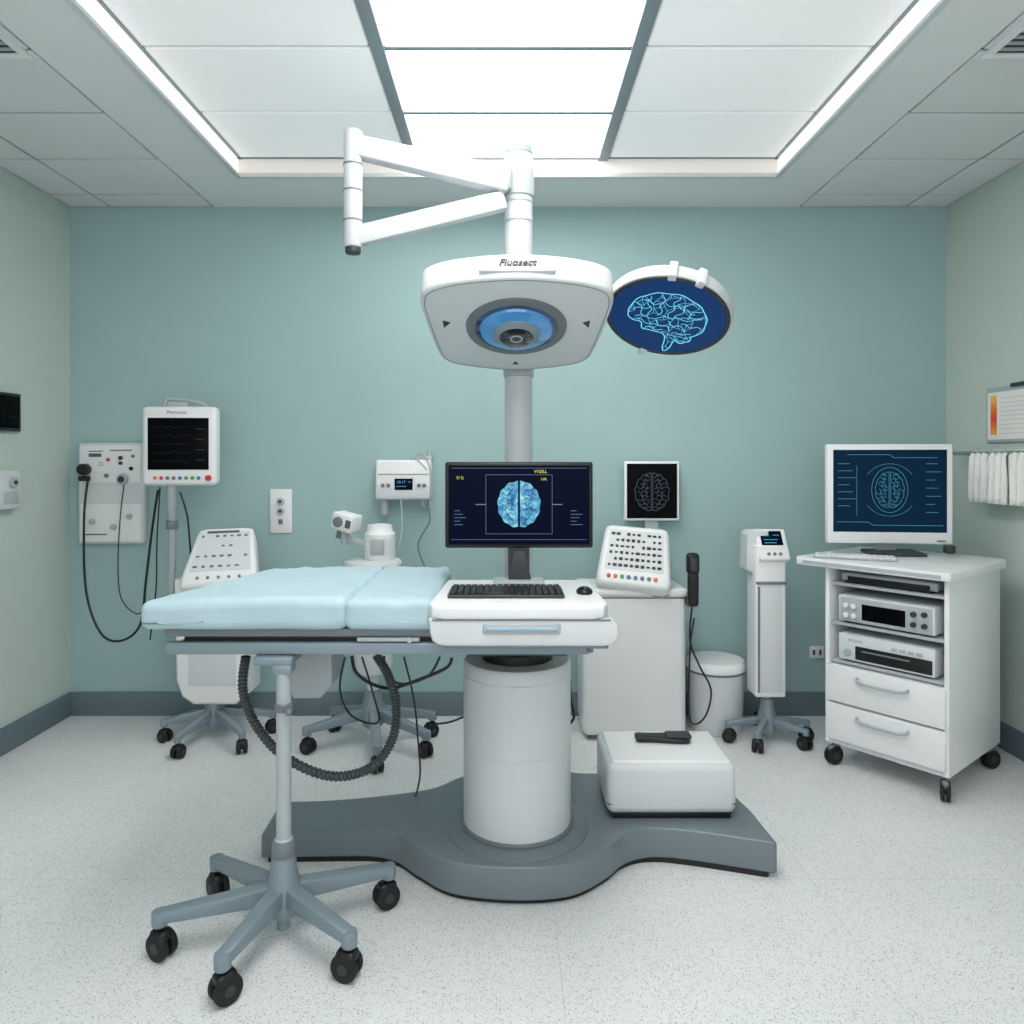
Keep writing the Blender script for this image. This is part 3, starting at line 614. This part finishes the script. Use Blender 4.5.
# ================================================================ WALL SWITCH, OUTLET
sp = thing('wall_switch_plate', 'white double socket plate on the teal wall between the keypad machine and wall device', 'wall socket', (-1.294, 4.11, 1.165))
Sw = scr((-1.294, 4.10, 1.165))
MB(Sw).box(-.062, .062, -.125, .125, -.010, 0, .004).build('plate', 'white', sp)
for v in (.055, .0): MB(Sw).cyl((.0, v, 0), (.0, v, .012), .022, n=24, bev=.003).build('socket', 'lgrey', sp); MB(Sw).cyl((0, v, .012), (0, v, .014), .009, n=14).build('socket_hole', 'dgrey', sp)
MB(Sw).box(-.012, .012, -.075, -.045, 0, .008, .003).build('switch', 'grey', sp)
ou = thing('wall_outlet', 'small white power outlet low on the teal wall left of the equipment cart', 'wall outlet', (1.76, 4.11, .36)); Ow = scr((1.76, 4.10, .36))
MB(Ow).box(-.04, .04, -.035, .035, -.01, 0, .003).build('plate', 'white', ou)
for x in (-.018, .018): MB(Ow).box(x-.006, x+.006, -.014, .014, 0, .002).build('socket', 'dgrey', ou)
# ================================================================ SCOPE CART (centre left)
AX, AY = -.69, 3.68
ap = thing('scope_cart', 'white scope apparatus with round tray on a blue grey castor stand behind the table', 'medical apparatus', (AX, AY, 0))
star(ap, AX, AY, ring_ends(AX, AY-.02, .32, (-165, -75, -25, 25, 140)), .20, .06, 'bgrey', .036, armh=.05, aw=.05, drop=.10)
b = MB(); b.lathe([(.03,.26),(.03,.36),(.09,.38),(.10,.42),(.10,.86),(.145,.88),(.148,.93),(.14,.945),(.1,.95)], (AX, AY, 0), 40); b.build('column', 'offw', ap)
MB().lathe([(.15,.905),(.152,.91),(.152,.92),(.15,.925)], (AX, AY, 0), 40).build('tray_rim', 'grey', ap)
b = MB(); b.lathe([(.075,.945),(.078,.95),(.078,1.08),(.065,1.095),(.062,1.125),(.03,1.13)], (AX+.035, AY, 0), 32); b.build('scope_body', 'white', ap)
MB().box(AX+.0, AX+.07, AY-.085, AY-.072, .98, 1.06, .005).build('scope_panel', 'lgrey', ap)
b = MB(); b.beam((AX-.02, AY-.02, 1.02), (AX-.13, AY-.06, 1.07), .03, .03, bev=.005); b.cyl((AX-.13, AY-.06, 1.03), (AX-.13, AY-.06, 1.11), .02, n=18, bev=.003); b.build('scope_arm', 'lgrey', ap)
Cm = Tm(AX-.115, AY-.07, 1.145) @ Rz(-20) @ Ry(12)
MB(Cm).box(-.065, .055, -.05, .05, -.045, .045, .012, 3).build('camera_head', 'white', ap)
MB(Cm).cyl((-.02,-.05,0), (-.02,-.065,0), .026, n=24, bev=.003).build('camera_lens', 'grey', ap)
MB(Cm).cyl((-.03,0,-.045), (-.03,0,-.09), .018, n=16, bev=.003).build('camera_grip', 'grey', ap)
MB(Cm).box(.02,.05,-.053,-.049,-.02,.02,.002).build('camera_display', 'ink', ap)
# ================================================================ WALL INFUSION DEVICE
wd = thing('wall_infusion_device', 'white wall device with small blue display above the scope cart', 'wall device', (-.6, 4.11, 1.35))
Wd = scr(V(403, 480, 4.0))
MB(Wd).box(-.155, .155, -.112, .112, -.10, 0, .016, 3).build('device_housing', 'white', wd)
MB(Wd).box(-.15, .15, -.105, -.03, 0, .012, .008).build('lower_face', 'offw', wd)
b = MB(Wd).box(-.045, .055, -.055, .008, .0, .016, .004).build('display', 'screenb', wd)
g = MB(Wd); g.text('30:17', .022, Tm(-.008, -.012, .0165)); g.ribbon([(-.035,-.035),(.02,-.035)], .003, z=.0165); g.ribbon([(.03,-.01),(.045,-.01)], .003, z=.0165); g.build('display_digits', 'cyand', b)
for x in (-.11,-.08, .09,.12): MB(Wd).cyl((x,-.03,.0), (x,-.03,.02), .011, n=16, bev=.002).build('button', 'grey', wd)
MB(Wd).box(-.14,.14,.03,.034,0,.002).build('seam', 'grey', wd)
b = MB(Wd); b.box(.04,.16,.10,.135,-.08,-.03,.01); b.cyl((.14,.12,-.05), (.14,.165,-.05), .012, n=14); b.build('top_clamp', 'lgrey', wd)
MB(Wd).cyl((-.11,-.11,-.04), (-.11,-.20,-.04), .024, n=20, bev=.006).build('fluid_port', 'lgrey', wd)
MB(Wd).cyl((.11,-.11,-.04), (.11,-.15,-.04), .016, n=16, bev=.003).build('fluid_port', 'lgrey', wd)
cable('tube', [V(401,500,3.95),V(402,530,3.9),V(398,548,3.85)], .004, 'lgrey', 'thin pale tube hanging below the wall device to the scope cart')
cable('tube', [V(424,500,3.97),V(430,520,3.97),V(418,545,3.97),V(427,575,3.97),V(424,600,3.97)], .004, 'grey', 'curly grey tube hanging at the right of the wall device')
cable('tube', [V(427,470,4.0),V(420,462,4.0),V(415,456,4.0),V(424,455,4.0),V(431,475,4.0),V(430,510,4.0)], .004, 'lgrey', 'thin pale tube curling over the top of the wall device')
# ================================================================ RIGHT CABINET + KEYPAD + SMALL MONITOR
rc = thing('equipment_cabinet', 'plain upright white floor cabinet with rounded top rim right of the pedestal', 'cabinet', (.66, 3.9, 0))
b = MB(); b.box(.388, .925, 3.725, 4.06, .022, .765, .035, 5); b.build('cabinet_body', 'white', rc, ang=30)
MB().box(.42, .89, 3.76, 4.02, 0, .03).build('cabinet_plinth', 'grey', rc)
b = MB(); b.box(.380, .932, 3.715, 4.07, .745, .790, .020, 5); b.build('cabinet_rim', 'white', rc, ang=30)
MB().box(.384, .929, 3.7235, 4.06, .738, .744, .002).build('rim_seam', 'grey', rc)
kp = thing('control_keypad', 'sloping white keypad with black keys and coloured knobs on the white cabinet', 'control keypad', (.66, 3.86, .79))
K2 = scr(V(635, 555, 3.77), -8, -36) @ Rz(-5)
keypad(kp, K2, .38, .34, .36, .15, 6, 10, 'black', 5, 1.15, .12)
for i, m in enumerate(('red','orange','green','blue','grey','grey','grey','orange')):
    MB(K2).cyl((-.125+.034*i, -.134, -.001), (-.125+.034*i, -.134, .010), .0105, n=16, bev=.002).build('knob', m, kp)
sm = thing('small_monitor', 'small white framed monitor with dark brain outline behind the sloping keypad', 'monitor', (.78, 4.03, .79))
S2 = scr(V(652, 491, 4.04))
ss = monitor(sm, S2, .31, .335, .03, .014, 'white', 'screen')
top_brain(ss, S2 @ Tm(0, -.005, 0), .105, None, 'dimglow', .022, 9, .86)
b = MB(); b.box(.77, .85, 4.055, 4.085, .80, 1.16, .006); b.box(.74, .90, 4.03, 4.068, .79, .80, .003); b.build('stand', 'lgrey', sm)
hs_ = thing('handheld_scanner', 'black handheld probe hooked on the right side of the white cabinet', 'handheld probe', tuple(V(693, 600, 3.68)))
PM_ = Tm(V(693, 585, 3.68))
b = MB(PM_); b.cushion(-.028,.028,-.022,.022,-.11,.07,.018,nx=8); b.cushion(-.034,.03,-.03,.025,.055,.165,.02,nx=8); b.build('probe_body', 'black', hs_, ang=180)
MB(PM_).box(-.02,.016,-.034,-.028,.075,.14,.004).build('probe_window', 'dgrey', hs_)
MB().box(.925, .965, 3.70, 3.78, .70, .75, .006).build('probe_holder', 'grey', hs_)
cable('cable', [V(692,606,3.68),V(690,640,3.68),V(699,665,3.67),V(711,690,3.66),V(706,715,3.65),V(695,724,3.66),V(689,712,3.67),V(690,650,3.69),V(694,618,3.69)], .005, 'black', 'black coiled cable hanging from the handheld probe in front of the waste bin')
# ================================================================ WASTE BIN
wb = thing('waste_bin', 'round white waste bin with flat lid against the teal wall', 'waste bin', (1.13, 3.92, 0))
MB().lathe([(.135,0),(.14,.004),(.150,.30),(.152,.335)], (1.13, 3.92, 0), 56).build('bin_body', 'offw', wb)
MB().lathe([(.155,.327),(.159,.331),(.159,.36),(.145,.378),(.06,.388),(.02,.389)], (1.13, 3.92, 0), 56).build('bin_lid', 'white', wb)
MB().lathe([(.1535,.315),(.1535,.328)], (1.13, 3.92, 0), 56, caps=False).build('bin_band', 'grey', wb)
# ================================================================ COLUMN DEVICE
DX, DY = 1.345, 3.74
cd = thing('column_scanner', 'slim white column device with small tilted display on grey castor base', 'medical device', (DX, DY, 0))
star(cd, DX, DY, ring_ends(DX, DY+.02, .21, (-170, -120, -45, -5, 80)), .14, .045, 'bgrey', .032, armh=.035, aw=.036, drop=.085)
MB().cyl((DX, DY, .18), (DX, DY, .26), .022, n=20).build('lower_stem', 'chrome', cd)
b = MB(); b.box(DX-.082, DX+.072, DY-.07, DY+.07, .245, 1.02, .009, 3); b.build('column_body', 'white', cd, ang=30)
b = MB(); b.box(DX-.060, DX+.052, DY-.074, DY-.066, .27, .81, .003); b.build('column_face', 'offw', cd)
MB().box(DX-.072, DX-.062, DY-.0735, DY-.069, .27, .81).build('recess_strip', 'grey', cd)
b = MB(Tm(DX-.03, DY+.03, .95)); b.prism([(-.085,-.06),(-.05,-.08),(.0,.0),(.03,.14),(-.06,.14),(-.080,.12)], -.06, .06, .006, Mx=Rx(90)); b.build('side_wing', 'offw', cd)
MB().box(DX-.080, DX+.072, DY-.080, DY-.03, .822, .836, .003).build('grip_bar', 'grey', cd)
D2 = scr((DX+.010, DY-.055, 1.02), 0, -32)
MB(D2).box(-.078,.078,-.080,.095,-.05,0,.009,3).build('display_head', 'white', cd)
e = MB(D2).box(-.055,.055,-.02,.08,-.001,.003,.003).build('display', 'screenb', cd)
g = MB(D2); g.text('98', .022, Tm(-.02,.055,.0035)); g.ribbon([(.01,.055),(.04,.055)], .004, z=.0035); g.ribbon([(-.04,.03),(.03,.03)], .004, z=.0035); g.ribbon([(-.04,.012),(.02,.012)], .004, z=.0035); g.ribbon([(-.04,-.005),(.04,-.005)], .004, z=.0035); g.build('display_digits', 'cyand', e)
for x in (-.03, .0, .03): MB(D2).cyl((x,-.05,-.001), (x,-.05,.006), .009, n=14, bev=.002).build('button', 'grey', cd)
# ================================================================ EQUIPMENT CART (right)
ct_loc = (1.520, 3.453, 0); CM = Tm(ct_loc) @ Rz(-51)
ct = thing('equipment_cart', 'white rolling cart with open shelves, two drawers and pale worktop by the right wall', 'equipment cart', ct_loc, -51)
W_, D_ = .54, .62
MB(CM).box(0, .022, 0, D_, .11, .95, .006).build('side_panel', 'white', ct)
MB(CM).box(W_-.022, W_, 0, D_, .11, .95, .006).build('side_panel', 'white', ct)
MB(CM).box(.02, W_-.02, D_-.02, D_-.004, .11, .95).build('back_panel', 'grey', ct)
MB(CM).box(.02, W_-.02, .005, D_-.01, .11, .13).build('bottom_panel', 'offw', ct)
for z in (.495, .675, .862): MB(CM).box(.02, W_-.02, .012, D_-.02, z, z+.014, .003).build('shelf', 'lgrey', ct)
b = MB(CM); b.prism([(-.09,-.050),(W_-.01,-.050),(W_+.018,-.040),(W_+.028,-.010),(W_+.028,.60),(W_+.015,.645),(W_-.03,.66),(-.05,.66),(-.12,.61),(-.135,.0),(-.125,-.035)], .948, .985, .005, 2); b.build('worktop', 'white', ct, ang=25)
MB(CM).box(-.085, W_-.015, -.052, -.045, .956, .972).build('worktop_edge', 'lgrey', ct)
for z0, z1 in ((.135,.305),(.315,.488)):
    d = MB(CM).box(.012, W_-.012, -.012, .45, z0, z1, .006).build('drawer', 'white', ct)
    hb = MB(CM); zc = (z0+z1)/2+.045
    hb.tube([(.16,-.010,zc),(.165,-.030,zc-.006),(.21,-.034,zc-.014),(.33,-.034,zc-.014),(.375,-.030,zc-.006),(.38,-.010,zc)], .007, 10); hb.build('drawer_handle', 'lgrey', d)
for x, y, a in ((.03,.04,20),(W_-.03,.04,60),(.04,D_-.05,-30),(W_-.02,D_-.05,15)):
    p_ = CM @ Vector((x, y, 0)); caster(ct, p_.x, p_.y, a, .045, .115, 'grey', W=.02)
def dev(name, label, z, h, kind):
    c0 = CM @ Vector((.27, .2, z)); t = thing(name, label, 'rack device', tuple(c0), -51)
    S = CM @ Tm(.27, .0, z+h/2) @ Rx(90)
    MB(CM).box(.06, .48, .012 if kind != 3 else .04, .40, z+.008, z+h, .006).build('device_housing', 'offw' if kind != 3 else 'lgrey', t)
    MB(CM).box(.08, .46, .03, .38, z, z+.009).build('device_feet', 'black', t)
    if kind == 1:
        MB(S).box(-.20,.20,-h*.42,h*.44,-.013,-.0105,.002).build('faceplate', 'lgrey', t)
        MB(S).box(-.10,.09,-h*.30,h*.26,-.012,-.0085,.001).build('display_glass', 'screen', t)
        for x, y in ((-.17,.02),(-.135,.02),(-.17,-.025),(-.135,-.025),(.125,.025),(.125,-.02),(.17,-.02),(.17,.03)):
            MB(S).cyl((x, y, -.012), (x, y, .004), .012, n=18, bev=.002).build('knob', 'dgrey' if x > 0 else 'white', t)
    elif kind == 2:
        MB(S).box(-.13,.20,-h*.36,h*.12,-.012,-.008,.002).build('slot_panel', 'black', t)
        MB(S).box(-.10,.11,-h*.06,-h*.0,-.009,-.005,.001).build('disc_slot', 'grey', t)
        for i in range(4): MB(S).box(.03+.035*i,.055+.035*i,h*.2,h*.3,-.012,-.006,.002).build('button', 'lgrey', t)
        MB(S).cyl((-.165, -.02, -.012), (-.165, -.02, .004), .016, n=18, bev=.002).build('knob', 'lgrey', t)
        MB(S).text('INTOVA', .018, Tm(-.13, h*.28, -.0115)).build('lettering', 'ink', t)
    else:
        MB(S).box(-.18,.18,-h*.25,h*.2,-.041,-.038,.002).build('slot_panel', 'black', t)
    return t
dev('recorder_unit', 'grey white rack unit with black display and knobs on the middle cart shelf', .690, .130, 1)
dev('disc_player_unit', 'white rack unit with black slot panel on the lower cart shelf', .510, .130, 2)
dev('slim_player_unit', 'slim flat grey unit on the top shelf right under the cart worktop', .877, .045, 3)
MCx, MCy = 1.892, 3.57
S3 = Tm(MCx, MCy, EYE-(494-460)*MCy/F) @ Rz(-7) @ Rx(90)
cmn = thing('cart_monitor', 'large white framed monitor with teal brain scan on the rolling cart', 'monitor', (MCx, MCy, .985), -7)
s3 = monitor(cmn, S3, .590, .495, .045, .028, 'white', 'screent', chin=.03)
top_brain(s3, S3 @ Tm(.0, .02, 0), .088, None, 'cyand', .016, 12, .72)
g = MB(S3)
g.ribbon([(.085*math.cos(2*PI*i/40), .02+.112*math.sin(2*PI*i/40)) for i in range(40)], .0018, closed=True, z=.002)
g.ribbon([(.13*math.cos(2*PI*i/40), .02+.13*math.sin(2*PI*i/40)) for i in range(4, 17)], .0014, z=.002)
g.ribbon([(.13*math.cos(2*PI*i/40), .02+.13*math.sin(2*PI*i/40)) for i in range(24, 37)], .0014, z=.002)
for i in range(7): g.ribbon([(-.245,.15-.035*i),(-.19+.015*(i % 3),.15-.035*i)], .0018, z=.002); g.ribbon([(.17,.15-.04*i),(.21+.015*((i+1) % 3),.15-.04*i)], .0018, z=.002)
g.ribbon([(-.2,.195),(.0,.195),(.02,.18),(.22,.18)], .0018, z=.002); g.ribbon([(-.25,-.14),(-.1,-.14),(-.08,-.155),(.25,-.155)], .0018, z=.002); g.ribbon([(-.155,.14),(-.155,-.11)], .0014, z=.002)
g.build('screen_readout', 'cyand', s3)
MB(S3).box(.22,.26,-.235,-.227,0,.002).build('brand_mark', 'grey', cmn)
BM = Tm(MCx, MCy, 0) @ Rz(-7)
MB(BM).box(-.05,.05,.045,.07,.99,1.25,.008).build('stand_neck', 'lgrey', cmn)
MB(BM).cushion(-.10,.15,-.07,.12,.985,1.005,.009,nx=8).build('stand_foot', 'dgrey', cmn, ang=60)
MB(BM).box(.245,.29,-.045,-.0,1.0,1.04,.008).build('side_bracket', 'dgrey', cmn)
keyboard('cart_keyboard', 'slim pale keyboard on the cart worktop before the large monitor', (1.655, 3.44, .986), -24, .36, .12, 'lgrey', 'white', 14, 4)
# ================================================================ RIGHT WALL
po = thing('wall_chart', 'framed chart with orange heat band on the right wall above the towels', 'wall chart', (2.5, 3.5, 1.68))
MB().box(2.485, 2.498, 3.20, 3.74, 1.545, 1.825, .003).build('frame', 'lgrey', po)
MB().box(2.482, 2.487, 3.215, 3.725, 1.56, 1.80).build('paper', 'paper', po)
MB().box(2.480, 2.483, 3.655, 3.70, 1.585, 1.785).build('heat_band', 'heat', po)
b = MB()
for i in range(9): b.box(2.4805, 2.4825, 3.40-.03*(i % 3), 3.63, 1.765-.022*i, 1.767-.022*i)
b.build('printed_lines', 'lgrey', po)
b = MB(); b.box(2.474, 2.49, 3.40, 3.55, 1.815, 1.835, .003); b.build('clip', 'dgrey', po)
ra = thing('towel_rail', 'metal towel rail fixed on the right wall under the chart', 'towel rail', (2.5, 3.6, 1.49))
b = MB(); b.cyl((2.41, 3.15, 1.492), (2.41, 3.90, 1.492), .009, n=16); b.build('rail', 'chrome', ra)
for y in (3.17, 3.88): MB().cyl((2.40, y, 1.492), (2.499, y, 1.492), .011, n=16).build('bracket', 'chrome', ra)
def towel(yc, w, label, seed):
    bm = MB(); t = bmesh.new(); n = 28; L = []
    for k in range(17):
        s_ = k/16
        if s_ < .5: z = 1.24+(1.492+.012-1.24)*(s_/.5); side = -1
        else: z = 1.504-(1.504-1.27)*((s_-.5)/.5); side = 1
        amp = .010*min(1, (1.52-z)/.1); row = []
        for i in range(n+1):
            u = i/n; y = yc-w/2+w*u
            d = .010 if abs(s_-.5) > .04 else 0
            x = 2.41+side*(d+.006)+amp*math.sin(u*17+seed+s_*1.5)*(1 if side < 0 else .4)
            if abs(s_-.5) < .01: x = 2.41
            row.append(t.verts.new((x, y+.003*math.sin(z*30+seed), z)))
        L.append(row)
    for a, b_ in zip(L, L[1:]):
        for i in range(n): t.faces.new((a[i], a[i+1], b_[i+1], b_[i]))
    bmesh.ops.recalc_face_normals(t, faces=t.faces[:])
    bm.merge(t); o = bm.build('towel', 'towel', loc=(2.41, yc, 1.24), label=label, cat='towel', group='white towels on the rail', ang=180)
    m = o.modifiers.new('thick', 'SOLIDIFY'); m.thickness = .006; m.offset = 0
towel(3.665, .125, 'white folded towel hanging farthest along the rail toward the back wall', 0)
towel(3.525, .125, 'white folded towel second along the rail from the back wall', 2)
towel(3.385, .125, 'white folded towel nearest the right edge of the photo', 4)
# ================================================================ LEFT WALL
lw = thing('wall_display', 'small black wall display on the left wall near the photo edge', 'wall display', (-2.5, 3.5, 1.69))
MB().box(-2.498, -2.475, 3.3, 3.66, 1.60, 1.79, .004).build('frame', 'black', lw)
MB().box(-2.476, -2.473, 3.315, 3.645, 1.615, 1.775).build('screen', 'screen', lw)
b = MB(); b.box(-2.4735, -2.4725, 3.58, 3.63, 1.70, 1.702); b.box(-2.4735, -2.4725, 3.56, 3.63, 1.67, 1.672); b.box(-2.4735,-2.4725,3.60,3.63,1.64,1.642); b.build('screen_readout', 'inkd', lw)
lb = thing('wall_control_box', 'small white control box with round dial on the left wall under the black display', 'control box', (-2.5, 3.55, 1.31))
MB().box(-2.498, -2.45, 3.40, 3.62, 1.215, 1.405, .008).build('box_body', 'offw', lb)
MB().cyl((-2.451, 3.56, 1.345), (-2.435, 3.56, 1.345), .026, n=24, bev=.003).build('dial', 'lgrey', lb)
MB().cyl((-2.436, 3.56, 1.345), (-2.43, 3.56, 1.345), .010, n=18).build('dial_centre', 'dgrey', lb)
MB().box(-2.451, -2.446, 3.50, 3.60, 1.24, 1.30, .002).build('front_plate', 'lgrey', lb)
# ================================================================ LIGHT, WORLD, CAMERA
w = bpy.data.worlds.new('world'); C.scene.world = w; w.use_nodes = True
w.node_tree.nodes['Background'].inputs[0].default_value = (.98, .98, 1, 1); w.node_tree.nodes['Background'].inputs[1].default_value = .85
def area(name, loc, rot, sx, sy, e, c=(1, 1, 1)):
    l = bpy.data.lights.new(name, 'AREA'); l.shape = 'RECTANGLE'; l.size = sx; l.size_y = sy; l.energy = e; l.color = c
    o = bpy.data.objects.new(name, l); o.location = loc; o.rotation_euler = rot; col.objects.link(o)
area('room_fill', (0, -.9, 2.0), (R(80), 0, 0), 3.5, 1.2, 22, (1, .99, .98))
cam = bpy.data.cameras.new('camera'); co = bpy.data.objects.new('camera', cam); col.objects.link(co)
co.location = (0, 0, EYE); co.rotation_euler = (R(90), 0, 0)
cam.sensor_width = 36; cam.lens = F/1024*36; cam.shift_x = 4/1024; cam.shift_y = -52/1024; cam.clip_start = .05
C.scene.camera = co
C.scene.view_settings.view_transform = 'Standard'
C.scene.view_settings.look = 'None'
